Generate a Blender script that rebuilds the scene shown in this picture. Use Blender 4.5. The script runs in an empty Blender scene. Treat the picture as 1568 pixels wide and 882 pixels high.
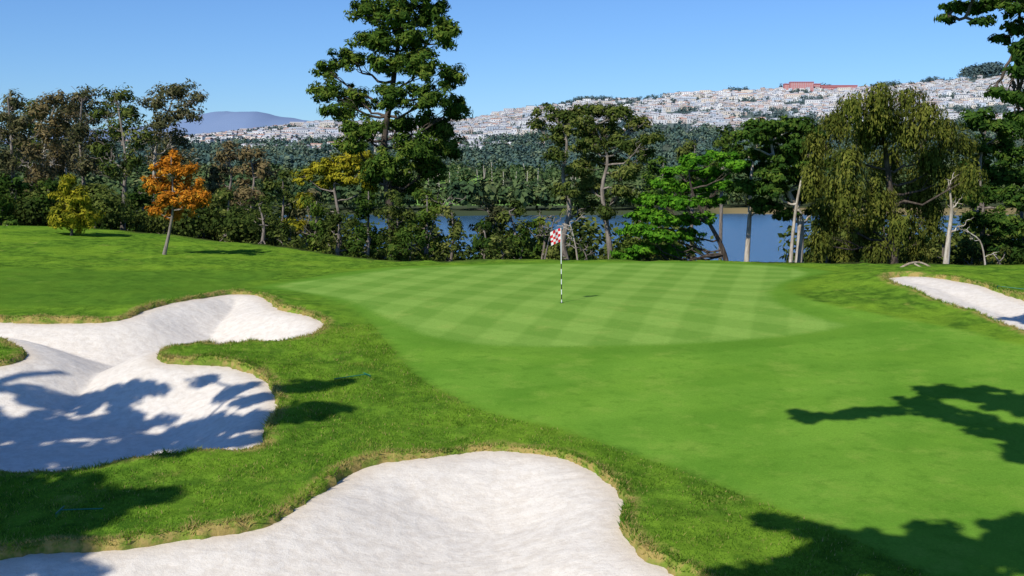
import bpy, math, numpy as np
from mathutils import Vector
rng = np.random.default_rng(7)
scene = bpy.context.scene
F = 1742.0; TH = math.radians(5.77); CZ = 3.77

# ---------------------------------------------------------------- helpers
def P(px, py, Y):
    """surveyed point: bearing/elevation read from the photo, at real depth Y (m)"""
    dy = F*math.cos(TH) + (441-py)*math.sin(TH)
    dz = -F*math.sin(TH) + (441-py)*math.cos(TH)
    return np.array([(px-784)/dy*Y, Y, CZ + dz/dy*Y])
def sst(t):
    t = np.clip(t, 0, 1); return t*t*(3-2*t)
def hsh(ix, iy, s=0):
    n = (ix.astype(np.int64)*374761393 + iy.astype(np.int64)*668265263 + s*1442695041) & 0xffffffff
    n = ((n ^ (n >> 13))*1274126177) & 0xffffffff
    n = n ^ (n >> 16)
    return (n & 0xffff)/65535.0
def vn(x, y, s=0):
    x = np.asarray(x, float); y = np.asarray(y, float)
    ix = np.floor(x); iy = np.floor(y); fx = x-ix; fy = y-iy
    fx = fx*fx*(3-2*fx); fy = fy*fy*(3-2*fy)
    a = hsh(ix, iy, s); b = hsh(ix+1, iy, s); c = hsh(ix, iy+1, s); d = hsh(ix+1, iy+1, s)
    return (a*(1-fx)+b*fx)*(1-fy)+(c*(1-fx)+d*fx)*fy
def fbm(x, y, s=0, o=4):
    r = 0; a = .5
    for i in range(o):
        r = r + a*vn(x*2**i, y*2**i, s+i); a *= .5
    return r

def mesh_np(name, V, Fc, mat=None, attrs=None, smooth=False, parent=None, mats=None, midx=None, col=None):
    V = np.asarray(V, np.float32); Fc = np.asarray(Fc, np.int32)
    me = bpy.data.meshes.new(name)
    me.vertices.add(len(V)); me.vertices.foreach_set('co', V.ravel())
    me.loops.add(Fc.size); me.loops.foreach_set('vertex_index', Fc.ravel())
    me.polygons.add(len(Fc)); me.polygons.foreach_set('loop_start', np.arange(0, Fc.size, Fc.shape[1], dtype=np.int32))
    if smooth: me.polygons.foreach_set('use_smooth', np.ones(len(Fc), bool))
    if mats:
        for m in mats: me.materials.append(m)
        if midx is not None: me.polygons.foreach_set('material_index', np.asarray(midx, np.int32))
    elif mat: me.materials.append(mat)
    me.update(calc_edges=True)
    for k, a in (attrs or {}).items():
        at = me.attributes.new(k, 'FLOAT', 'POINT'); at.data.foreach_set('value', np.asarray(a, np.float32))
    if col is not None:
        at = me.attributes.new('col', 'FLOAT_COLOR', 'POINT')
        c4 = np.ones((len(V), 4), np.float32); c4[:, :3] = col
        at.data.foreach_set('color', c4.ravel())
    ob = bpy.data.objects.new(name, me); scene.collection.objects.link(ob)
    if parent: ob.parent = parent
    return ob
def empty(name, loc=(0, 0, 0)):
    e = bpy.data.objects.new(name, None); scene.collection.objects.link(e); e.empty_display_size = .3
    return e

# ---------------------------------------------------------------- node helpers
class NT:
    def __init__(s, name):
        s.m = bpy.data.materials.new(name); s.m.use_nodes = True
        s.t = s.m.node_tree; s.t.nodes.clear()
        s.out = s.t.nodes.new('ShaderNodeOutputMaterial')
    def n(s, ty, **kw):
        nd = s.t.nodes.new(ty)
        for k, v in kw.items(): setattr(nd, k, v)
        return nd
    def put(s, sock, v):
        if isinstance(v, bpy.types.NodeSocket): s.t.links.new(v, sock)
        elif isinstance(v, (tuple, list)) and len(v) == 3 and sock.type == 'RGBA': sock.default_value = (*v, 1)
        else: sock.default_value = v
    def math(s, op, a, b=0.0, c=0.0, clamp=False):
        nd = s.t.nodes.new('ShaderNodeMath'); nd.operation = op; nd.use_clamp = clamp
        s.put(nd.inputs[0], a); s.put(nd.inputs[1], b); s.put(nd.inputs[2], c); return nd.outputs[0]
    def mix(s, f, a, b, blend='MIX'):
        nd = s.t.nodes.new('ShaderNodeMix'); nd.data_type = 'RGBA'; nd.blend_type = blend
        s.put(nd.inputs[0], f); s.put(nd.inputs[6], a); s.put(nd.inputs[7], b); return nd.outputs[2]
    def attr(s, name, o='Fac'):
        nd = s.t.nodes.new('ShaderNodeAttribute'); nd.attribute_name = name; return nd.outputs[o]
    def rng(s, v, a, b, c=0.0, d=1.0, sm=True):
        nd = s.t.nodes.new('ShaderNodeMapRange'); nd.interpolation_type = 'SMOOTHSTEP' if sm else 'LINEAR'
        for i, x in enumerate((v, a, b, c, d)): s.put(nd.inputs[i], x)
        return nd.outputs[0]
    def noise(s, vec, scale, detail=4, rough=.6, o=0):
        nd = s.t.nodes.new('ShaderNodeTexNoise'); s.put(nd.inputs['Vector'], vec)
        nd.inputs['Scale'].default_value = scale; nd.inputs['Detail'].default_value = detail
        nd.inputs['Roughness'].default_value = rough; return nd.outputs[o]
    def pos(s):
        return s.t.nodes.new('ShaderNodeNewGeometry').outputs['Position']
    def bsdf(s, col, rough=.8, spec=.2, normal=None, metal=0):
        nd = s.t.nodes.new('ShaderNodeBsdfPrincipled')
        s.put(nd.inputs['Base Color'], col); s.put(nd.inputs['Roughness'], rough)
        nd.inputs['Specular IOR Level'].default_value = spec; nd.inputs['Metallic'].default_value = metal
        if normal: s.put(nd.inputs['Normal'], normal)
        return nd.outputs[0]
    def diff(s, col, normal=None):
        nd = s.t.nodes.new('ShaderNodeBsdfDiffuse'); s.put(nd.inputs['Color'], col)
        if normal: s.put(nd.inputs['Normal'], normal)
        return nd.outputs[0]
    def bump(s, h, st, dist):
        nd = s.t.nodes.new('ShaderNodeBump'); s.put(nd.inputs['Height'], h)
        nd.inputs['Strength'].default_value = st; nd.inputs['Distance'].default_value = dist
        return nd.outputs[0]
    def done(s, sh): s.t.links.new(sh, s.out.inputs[0]); return s.m

def leafmat(name, cs, tr=.22):
    t = NT(name)
    r = t.n('ShaderNodeValToRGB'); t.put(r.inputs[0], t.attr('var'))
    els = r.color_ramp.elements
    els[0].position = 0; els[0].color = (*cs[0], 1); els[1].position = 1; els[1].color = (*cs[-1], 1)
    for i, c in enumerate(cs[1:-1]):
        e = els.new((i+1)/(len(cs)-1)); e.color = (*c, 1)
    b = t.diff(r.outputs[0])
    if tr == 0: return t.done(b)
    tl = t.n('ShaderNodeBsdfTranslucent'); t.put(tl.inputs[0], r.outputs[0])
    mx = t.n('ShaderNodeMixShader'); mx.inputs[0].default_value = tr
    t.t.links.new(b, mx.inputs[1]); t.t.links.new(tl.outputs[0], mx.inputs[2])
    return t.done(mx.outputs[0])
def barkmat(name, a, b, sc=6):
    t = NT(name); p = t.pos()
    mp = t.n('ShaderNodeMapping'); t.put(mp.inputs[0], p); mp.inputs['Scale'].default_value = (1, 1, .25)
    n = t.noise(mp.outputs[0], sc, 4, .7)
    c = t.mix(t.rng(n, .35, .65), a, b)
    return t.done(t.diff(c, t.bump(n, .8, .06)))
def plain(name, c, rough=.5, spec=.4):
    t = NT(name); n = t.noise(t.pos(), 9, 3)
    return t.done(t.bsdf(t.mix(t.math('MULTIPLY', n, .25), c, tuple(x*.6 for x in c)), rough, spec))

# ---------------------------------------------------------------- terrain functions
_zy = np.arange(-300, 400, .25)
_zz = np.interp(_zy, [-300, -60, 0, 12, 15, 20, 23.5, 26.5, 33, 48, 400], [-4, -2.6, -2.1, -1.75, -1.5, -1.1, -.75, -.5, 0, 0, 0])
_k = np.hanning(17); _k /= _k.sum(); _zz = np.convolve(np.pad(_zz, 8, 'edge'), _k, 'valid')
def T(x, y):
    x = np.asarray(x, float); y = np.asarray(y, float)
    z = np.interp(y, _zy, _zz)
    z = z + .9*sst((-x-8)/18)*sst((y-33)/28)
    z = z + .55*np.exp(-((x-13.8)/3.6)**2-((y-37)/4.5)**2)
    z = z + .25*np.exp(-((x-16)/5)**2-((y-28)/5)**2)
    z = z + .12*(fbm(x/6+9, y/6+3, 5, 2)-.375)*sst((-x-1)/6)
    return z
def crest(x): return np.interp(x, [-60, -28, -16, -11.4, -8, -5, 0, 8, 11, 15, 25, 60], [64, 62, 57, 55, 50.5, 46.9, 47.6, 47.6, 46.2, 46, 44, 42])
_rx = [300, 390, 490, 600, 720, 800, 880, 940, 1040, 1130, 1200, 1320, 1400, 1480, 1530, 1568, 1750]
_ry = [226, 205, 192, 192, 188, 172, 160, 158, 148, 146, 140, 139, 133, 122, 114, 110, 112]
_rX = (np.array(_rx)-784)/F*3200; _rZ = CZ+3200*(265-np.array(_ry))/F
def G(x, y):
    x = np.asarray(x, float); y = np.asarray(y, float)
    t = np.clip(y-crest(x), 0, None)
    drop = np.where(t < 12, .0125*t*t, .0125*144+.3*(t-12))
    zn = np.maximum(T(x, y)-drop, -20+.3*vn(x/9, y/9))
    ys = 590+40*(vn(x/120, x*0+3)-.5)+25*(vn(x/40, x*0+8)-.5)
    rid = np.interp(x, _rX, _rZ)-10
    u = np.clip((y-1350)/1850, 0, 1.0)
    zf = -20+4*sst((y-ys)/14)+26*sst((y-680)/750)+rid*(u**1.05)+(12*sst((y-1000)/700)*(fbm(x/260, y/260, 3, 3)-.45))*1.6*(1-u*.6)
    zf = zf-np.clip(y-3300, 0, None)*.06
    return np.where(y > 330, zf, zn)
def cast(px, py, fn=T):
    Y = np.linspace(8, 75, 1400)
    dy = F*math.cos(TH)+(441-py)*math.sin(TH); dz = -F*math.sin(TH)+(441-py)*math.cos(TH)
    x = (px-784)/dy*Y; z = CZ+dz/dy*Y
    d = z-fn(x, Y); i = np.where(d < 0)[0]
    i = i[0] if len(i) else len(Y)-1
    return np.array([x[i], Y[i]])
def smooth_poly(pts, m=5):
    p = np.array(pts); n = len(p); out = []
    for i in range(n):
        a, b, c, d = p[i-1], p[i], p[(i+1) % n], p[(i+2) % n]
        for k in range(m):
            t = k/m
            out.append(.5*((2*b)+(-a+c)*t+(2*a-5*b+4*c-d)*t*t+(-a+3*b-3*c+d)*t**3))
    return np.array(out)
def world_poly(px, m=5): return smooth_poly([cast(a, b) for a, b in px], m)
def sdpoly(x0, y0, poly, mg=3.0):
    out = np.full(x0.shape, -mg)
    bb = (x0 > poly[:, 0].min()-mg) & (x0 < poly[:, 0].max()+mg) & (y0 > poly[:, 1].min()-mg) & (y0 < poly[:, 1].max()+mg)
    x, y = x0[bb].astype(np.float32), y0[bb].astype(np.float32)
    d = np.full(x.shape, 1e9, np.float32); ins = np.zeros(x.shape, bool); n = len(poly)
    for i in range(n):
        ax, ay = [float(v) for v in poly[i]]; bx, by = [float(v) for v in poly[(i+1) % n]]
        ex, ey = bx-ax, by-ay; L = ex*ex+ey*ey
        if L < 1e-10: continue
        wx = x-ax; wy = y-ay
        t = np.clip((wx*ex+wy*ey)/L, 0, 1)
        d = np.minimum(d, (wx-ex*t)**2+(wy-ey*t)**2)
        if ay != by:
            c = (ay > y) != (by > y)
            ins ^= c & (x < (bx-ax)*(y-ay)/(by-ay)+ax)
    d = np.sqrt(d); out[bb] = np.where(ins, d, -d); return out

bunkA = [(-150, 872), (0, 850), (60, 838), (130, 833), (215, 826), (300, 815), (350, 808), (400, 798), (440, 779), (480, 753), (520, 726), (560, 708), (600, 700), (650, 695), (700, 689), (750, 686), (800, 688), (850, 695), (890, 708), (920, 727), (945, 748), (958, 770), (957, 800), (965, 825), (985, 845), (1010, 860), (1040, 873), (1090, 900), (1110, 960), (1000, 1040), (700, 1090), (200, 1080), (-150, 1020), (-260, 930)]
bunkB = [(-160, 486), (0, 488), (80, 489), (180, 486), (230, 469), (290, 457), (350, 448), (400, 451), (430, 469), (470, 479), (497, 492), (490, 506), (470, 518), (440, 524), (380, 526), (300, 529), (255, 535), (243, 543), (252, 550), (290, 552), (335, 553), (370, 560), (400, 575), (420, 600), (425, 625), (405, 652), (400, 680), (330, 690), (250, 702), (150, 715), (0, 725), (-160, 730), (-240, 640), (-160, 562), (-60, 560), (0, 556), (25, 550), (38, 543), (28, 532), (0, 519), (-60, 514), (-160, 520), (-240, 505)]
bunkD = [(1354, 424), (1385, 418), (1440, 422), (1500, 434), (1568, 455), (1650, 478), (1720, 525), (1650, 542), (1568, 510), (1540, 499), (1500, 483), (1450, 465), (1400, 446), (1366, 433)]
greenP = [(425, 438), (520, 424), (600, 413), (700, 408), (800, 405), (900, 404), (1000, 403), (1100, 404), (1200, 409), (1235, 419), (1198, 432), (1178, 447), (1195, 468), (1255, 488), (1290, 500), (1180, 517), (1040, 526), (900, 530), (760, 529), (650, 512), (580, 480), (515, 455)]
fairP = [(395, 440), (460, 447), (520, 464), (565, 490), (600, 530), (640, 575), (700, 610), (760, 635), (860, 658), (960, 692), (1060, 727), (1160, 767), (1260, 803), (1330, 835), (1450, 900), (1500, 1000), (2200, 1000), (2300, 620), (1800, 560), (1568, 530), (1480, 508), (1350, 482), (1250, 462), (1205, 445), (1215, 430), (1270, 416), (1200, 407), (1100, 402), (1000, 400), (900, 402), (800, 404), (700, 406), (600, 409), (480, 425)]
bpol = [world_poly(b, 4) for b in (bunkA, bunkB, bunkD)]
bdep = [.45, .75, .35]
gpol = world_poly(greenP, 3); fpol = world_poly(fairP, 3)
def wob(x, y): return .07*(vn(x*2.3, y*2.3, 11)-.5)+.08*(vn(x*6, y*6, 12)-.5)+.05*(vn(x*15, y*15, 13)-.5)
_bx = np.arange(-20, 20, .06); _by = np.arange(8, 52, .06); _BX, _BY = np.meshgrid(_bx, _by)
_SB = np.full(_BX.shape, -3.)
for q in bpol: _SB = np.maximum(_SB, sdpoly(_BX, _BY, q))
_SF = sdpoly(_BX, _BY, fpol); _SG = sdpoly(_BX, _BY, gpol)
def look(A, x, y):
    u = np.clip((x+20)/.06, 0, len(_bx)-1.001); v = np.clip((y-8)/.06, 0, len(_by)-1.001)
    i = u.astype(int); j = v.astype(int); fu = u-i; fv = v-j
    return (A[j, i]*(1-fu)+A[j, i+1]*fu)*(1-fv)+(A[j+1, i]*(1-fu)+A[j+1, i+1]*fu)*fv
def sdb_at(x, y): return look(_SB, x, y)+wob(x, y)

# ---------------------------------------------------------------- ground sheet
def axis_y():
    a = list(np.arange(-250, -60, 19.))+list(np.arange(-60, 10, 1.4))
    y = 10.
    while y < 12: a.append(y); y += .25
    while y < 100: a.append(y); y += max(.055, .0033*y)
    while y < 12000: a.append(y); y += max(.6, .028*(y-60))
    return np.array(a)
def axis_x():
    r = [0.]; x = 0
    while x < 14: x += .068; r.append(x)
    s = .068
    while x < 9000: s *= 1.045; x += s; r.append(x)
    r = np.array(r); return np.concatenate([-r[:0:-1], r])
ax, ay = axis_x(), axis_y()
X, Y = np.meshgrid(ax, ay); Z = G(X, Y)
near = (np.abs(X) < 19.5) & (Y > 9) & (Y < 51)
sdb = np.full(X.shape, -3.); sdg = np.full(X.shape, -3.); sdf = np.full(X.shape, -3.)
xn, yn = X[near], Y[near]
sdb[near] = sdb_at(xn, yn); sdg[near] = look(_SG, xn, yn); sdf[near] = look(_SF, xn, yn)
nr2 = (np.abs(X) < 48) & (Y > 4) & (Y < 62)
roughmask = sst((-sdf)/.8)*nr2
def und(x, y): return .10*(vn(x*.8, y*.8, 20)-.5)+.08*(vn(x*1.7, y*1.7, 21)-.5)+.04*(vn(x*4.2, y*4.2, 22)-.5)+.03*(vn(x*11, y*11, 23)-.5)
Z += .05*np.exp(-(sdb/.7)**2)*(sdb < 0)*near
Z += roughmask*und(X, Y)
Z -= np.where(near, 1.5*sst(sdb/.3), 0)
ny, nx = X.shape
idx = np.arange(ny*nx).reshape(ny, nx)
Fc = np.stack([idx[:-1, :-1], idx[:-1, 1:], idx[1:, 1:], idx[1:, :-1]], -1).reshape(-1, 4)
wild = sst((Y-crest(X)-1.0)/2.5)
fargolf = sst((75-np.abs(X+15))/12)*sst((Y-690)/20)*sst((960-Y)/20)+sst((50-np.abs(X+60))/12)*sst((Y-1000)/20)*sst((1180-Y)/20)

t = NT('turf'); p = t.pos()
a_b, a_g, a_f = t.attr('sdb'), t.attr('sdg'), t.attr('sdf')
sp = t.n('ShaderNodeSeparateXYZ'); t.put(sp.inputs[0], p); sx, sy = sp.outputs[0], sp.outputs[1]
n1 = t.noise(p, .35, 3, .6); n2 = t.noise(p, 2.6, 4, .65); n3 = t.noise(p, 22, 4, .75); n4 = t.noise(p, 70, 2, .8)
n6 = t.noise(p, 1.1, 5, .7)
def stripes(ang, w, soft=.35):
    c, s = math.cos(math.radians(ang)), math.sin(math.radians(ang))
    u = t.math('ADD', t.math('MULTIPLY', sx, c), t.math('MULTIPLY', sy, -s))
    u = t.math('ADD', u, t.math('MULTIPLY', n6, .22))
    return t.rng(t.math('SINE', t.math('MULTIPLY', u, math.pi/w)), -soft, soft)
rough = t.mix(t.rng(n2, .33, .66), (.060, .138, .014), (.160, .300, .026))
rough = t.mix(t.rng(n1, .44, .62, 0, .6), rough, (.215, .36, .028))
rough = t.mix(t.rng(n3, .38, .7, 0, .55), rough, (.038, .085, .010))
rough = t.mix(t.rng(n6, .58, .75, 0, .55), rough, (.32, .32, .07))
rough = t.mix(t.rng(n6, .44, .30, 0, .7), rough, (.042, .115, .012))
band = t.math('MULTIPLY', t.math('MULTIPLY', t.rng(t.math('ADD', sy, t.math('MULTIPLY', n1, 3)), 33.5, 34.6), t.rng(t.math('ADD', sy, t.math('MULTIPLY', sx, -.12)), 45.5, 44.2)), t.rng(sx, -8, -9.5))
rough = t.mix(t.math('MULTIPLY', band, .7), rough, t.mix(n6, (.05, .13, .014), (.10, .21, .022)))
s1 = stripes(14, .95); s2 = stripes(-52, 1.0)
chk = t.math('ADD', t.math('MULTIPLY', s1, .55), t.math('MULTIPLY', s2, .45))
green = t.mix(chk, (.150, .290, .042), (.225, .375, .066))
green = t.mix(t.rng(n6, .5, .8, 0, .7), green, (.30, .39, .08))
green = t.mix(t.rng(n2, .5, .3, 0, .3), green, (.13, .26, .036))
s3 = stripes(70, 1.3); s4 = stripes(14, 1.9)
fairc = t.mix(t.math('ADD', t.math('MULTIPLY', s3, .5), t.math('MULTIPLY', s4, .5)), (.108, .248, .024), (.142, .295, .032))
fairc = t.mix(t.rng(n1, .4, .7, 0, .5), fairc, (.185, .345, .036))
fairc = t.mix(t.rng(n6, .48, .75, 0, .6), fairc, (.22, .34, .05))
fairc = t.mix(t.rng(n2, .5, .3, 0, .45), fairc, (.080, .195, .018))
def jit(v, k): return t.math('ADD', v, t.math('MULTIPLY', t.math('SUBTRACT', n3, .5), k))
col = t.mix(t.rng(jit(a_f, .7), -.25, .25), rough, fairc)
col = t.mix(t.rng(jit(a_g, .3), -1.1, -.7, 0, .35), col, (.095, .215, .022))
col = t.mix(t.rng(jit(a_g, .5), -.25, .25), col, green)
fine = t.math('ADD', t.math('MULTIPLY', t.math('ADD', n4, n3), .65), .36)
cc = t.n('ShaderNodeCombineXYZ'); [t.put(cc.inputs[i], fine) for i in range(3)]
col = t.mix(1.0, col, cc.outputs[0], 'MULTIPLY')
dry = t.math('MULTIPLY', t.rng(jit(a_b, .3), -.34, -.02), t.rng(t.noise(p, 3.1, 3, .7), .38, .60, .15, 1))
col = t.mix(dry, col, t.mix(n3, (.30, .25, .06), (.46, .33, .13)))
col = t.mix(t.rng(a_b, .02, .1), col, (.20, .14, .06))
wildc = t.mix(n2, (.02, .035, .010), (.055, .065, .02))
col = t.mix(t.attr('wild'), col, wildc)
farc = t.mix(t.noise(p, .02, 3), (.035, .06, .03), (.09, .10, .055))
farc = t.mix(t.rng(sy, 1300, 2200), farc, (.13, .165, .15))  # aerial haze painted in: ground colour turns paler and bluer with distance
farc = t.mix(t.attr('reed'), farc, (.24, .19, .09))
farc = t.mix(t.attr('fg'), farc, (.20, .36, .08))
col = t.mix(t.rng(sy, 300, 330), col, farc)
hb = t.math('ADD', t.math('MULTIPLY', n3, t.rng(a_f, -.2, .2, 1.0, .3)), t.math('MULTIPLY', n4, .3))
turf = t.done(t.diff(col, t.bump(hb, .6, .05)))
reed = sst((X-95)/30)*sst((660-Y)/20)*sst((Y-560)/8)
fl = lambda a: a.ravel()
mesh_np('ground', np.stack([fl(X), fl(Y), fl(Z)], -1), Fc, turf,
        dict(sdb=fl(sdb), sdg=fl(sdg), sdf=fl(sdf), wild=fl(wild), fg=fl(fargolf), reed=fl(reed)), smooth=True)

# ---------------------------------------------------------------- sand bunkers
t = NT('bunker_sand'); p = t.pos()
n1 = t.noise(p, .8, 3); n2 = t.noise(p, 6, 5, .7); n3 = t.noise(p, 60, 2, .8)
mp = t.n('ShaderNodeMapping'); t.put(mp.inputs[0], p); mp.inputs['Scale'].default_value = (1.2, 5, 1); mp.inputs['Rotation'].default_value = (0, 0, .45)
n5 = t.noise(mp.outputs[0], 1.6, 5, .65)
c = t.mix(n1, (.715, .655, .560), (.785, .730, .640))
c = t.mix(t.rng(n2, .35, .6, .45, 0), c, (.56, .49, .40))
c = t.mix(t.rng(n5, .35, .55, .2, 0), c, (.54, .47, .38))
c = t.mix(t.rng(t.attr('d'), .0, .6, .5, 0), c, (.60, .49, .36))
c = t.mix(t.rng(n3, .3, .5, .35, 0), c, (.44, .38, .31))
h = t.math('ADD', t.math('ADD', n2, t.math('MULTIPLY', n3, .22)), t.math('MULTIPLY', n5, .5))
sand = t.done(t.diff(c, t.bump(h, .5, .05)))
for bi, (pol, dep) in enumerate(zip(bpol, bdep)):
    x0, y0 = pol.min(0)-.5; x1, y1 = pol.max(0)+.5
    st = .07 if bi < 2 else .12
    gx, gy = np.meshgrid(np.arange(x0, x1, st), np.arange(y0, y1, st))
    d = sdpoly(gx, gy, pol)
    lip = .05+.08*vn(gx*.7, gy*.7, 31)
    z = T(gx, gy)-lip-dep*sst((d-.1)/2.4)
    z += .05*(fbm(gx*1.1, gy*1.1, 33, 3)-.44)*sst(d/.5)+.022*(vn(gx*5, gy*5, 36)-.5)*sst(d/.3)
    keep = d > -.35
    r, c_ = gx.shape; ii = np.arange(r*c_).reshape(r, c_)
    k = keep[:-1, :-1] & keep[1:, :-1] & keep[:-1, 1:] & keep[1:, 1:]
    fc = np.stack([ii[:-1, :-1], ii[:-1, 1:], ii[1:, 1:], ii[1:, :-1]], -1)[k]
    used = np.unique(fc); remap = np.zeros(r*c_, int); remap[used] = np.arange(len(used))
    V = np.stack([gx.ravel(), gy.ravel(), z.ravel()], -1)[used]
    mesh_np('sand_bunker', V, remap[fc], sand, dict(d=d.ravel()[used]), smooth=True)

# ---------------------------------------------------------------- grass blades
def blades(n, xr, yr, cond, h0, h1, w, name, mat, lean=.5):
    x = rng.uniform(*xr, n); y = rng.uniform(*yr, n)
    m = np.abs(x) < .5*y+1; x, y = x[m], y[m]
    db = sdb_at(x, y); df = look(_SF, x, y)
    m = cond(db, df, x, y); x, y, db, df = x[m], y[m], db[m], df[m]
    z = T(x, y)+.05*np.exp(-(db/.7)**2)*(db < 0)+sst(-df/.8)*und(x, y)-1.5*sst(db/.3)
    n = len(x); b = np.stack([x, y, z-.008], -1)
    a = rng.uniform(0, 2*np.pi, n); s = np.stack([np.cos(a), np.sin(a), 0*a], -1)*(w*rng.uniform(.6, 1.3, n))[:, None]
    hh = rng.uniform(h0, h1, n)*(.4+1.2*vn(x*3, y*3, 41))
    l = rng.normal(0, lean, (n, 2))*hh[:, None]
    tip = b+np.stack([l[:, 0], l[:, 1], hh], -1)
    V = np.stack([b-s, b+s, tip], 1).reshape(-1, 3)
    dryp = np.clip(1-(-db)/.3, 0, 1)*sst((vn(x*1.7, y*1.7, 42)-.2)/.6)*.9+.07
    var = np.where(rng.random(n) < dryp, rng.uniform(.8, 1, n), np.clip(-.05+.9*fbm(x/1.2, y/1.2, 43)+rng.uniform(-.12, .12, n), 0, .7))
    mesh_np(name, V, np.arange(3*n).reshape(-1, 3), mat, dict(var=np.repeat(var, 3)))
gm = leafmat('grass_blades', [(.045, .10, .012), (.11, .225, .020), (.20, .35, .030), (.32, .31, .07), (.50, .38, .15)], .3)
blades(420000, (-13, 8), (12.5, 30), lambda db, df, x, y: (db < .02) & (df < -.05), .025, .055, .008, 'rough_grass', gm)
blades(1100000, (-15, 16), (12.5, 36), lambda db, df, x, y: (db < .03) & (db > -.12), .04, .085, .009, 'bunker_edge_grass', gm, .8)

# ---------------------------------------------------------------- water
t = NT('lake_water'); p = t.pos()
n = t.noise(p, .35, 4, .7)
lw = t.done(t.bsdf(t.mix(t.noise(p, .01, 3), (.025, .08, .15), (.045, .115, .20)), .22, .5, t.bump(n, .6, .5)))
mesh_np('lake', [(-1600, 85, -18), (1600, 85, -18), (1600, 660, -18), (-1600, 660, -18)], [(0, 1, 2, 3)], lw)

# ---------------------------------------------------------------- trees
class Acc:
    def __init__(s): s.V = []; s.F = []; s.o = 0
    def tube(s, pts, rad, k=6):
        pts = np.asarray(pts, float); n = len(pts); rad = np.broadcast_to(rad, n)
        tg = np.gradient(pts, axis=0); tg /= np.linalg.norm(tg, axis=1)[:, None]+1e-9
        ref = np.array([.31, .95, .05]); u = np.cross(tg, ref); u /= np.linalg.norm(u, axis=1)[:, None]+1e-9
        v = np.cross(tg, u); a = np.arange(k)*2*np.pi/k
        R = pts[:, None]+rad[:, None, None]*(np.cos(a)[None, :, None]*u[:, None]+np.sin(a)[None, :, None]*v[:, None])
        s.V.append(R.reshape(-1, 3))
        i = np.arange(n-1)[:, None]*k; j = np.arange(k)[None]; j2 = (j+1) % k
        s.F.append((np.stack([i+j, i+j2, i+k+j2, i+k+j], -1)+s.o).reshape(-1, 4)); s.o += n*k
    def mesh(s, name, mat, parent=None, smooth=True):
        return mesh_np(name, np.concatenate(s.V), np.concatenate(s.F), mat, smooth=smooth, parent=parent)
def limb(p0, p1, r0, r1, rg, n=7, wig=.08, bow=.12):
    tt = np.linspace(0, 1, n)[:, None]; L = np.linalg.norm(p1-p0)
    q = p0*(1-tt)+p1*tt; q = q+np.sin(tt*np.pi)*np.array([0, 0, -bow*L])
    q[1:-1] += rg.normal(0, wig*L/3, (n-2, 3)); return q, np.linspace(r0, r1, n)
def unit(v): return v/(np.linalg.norm(v, axis=-1, keepdims=True)+1e-9)
def diamonds(c, nrm, u, L, W):
    v = unit(np.cross(nrm, u)); u = unit(np.cross(v, nrm))
    L = L[:, None]; W = W[:, None]
    return np.stack([c+u*L, c+v*W, c-u*L, c-v*W], 1).reshape(-1, 4, 3)
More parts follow.
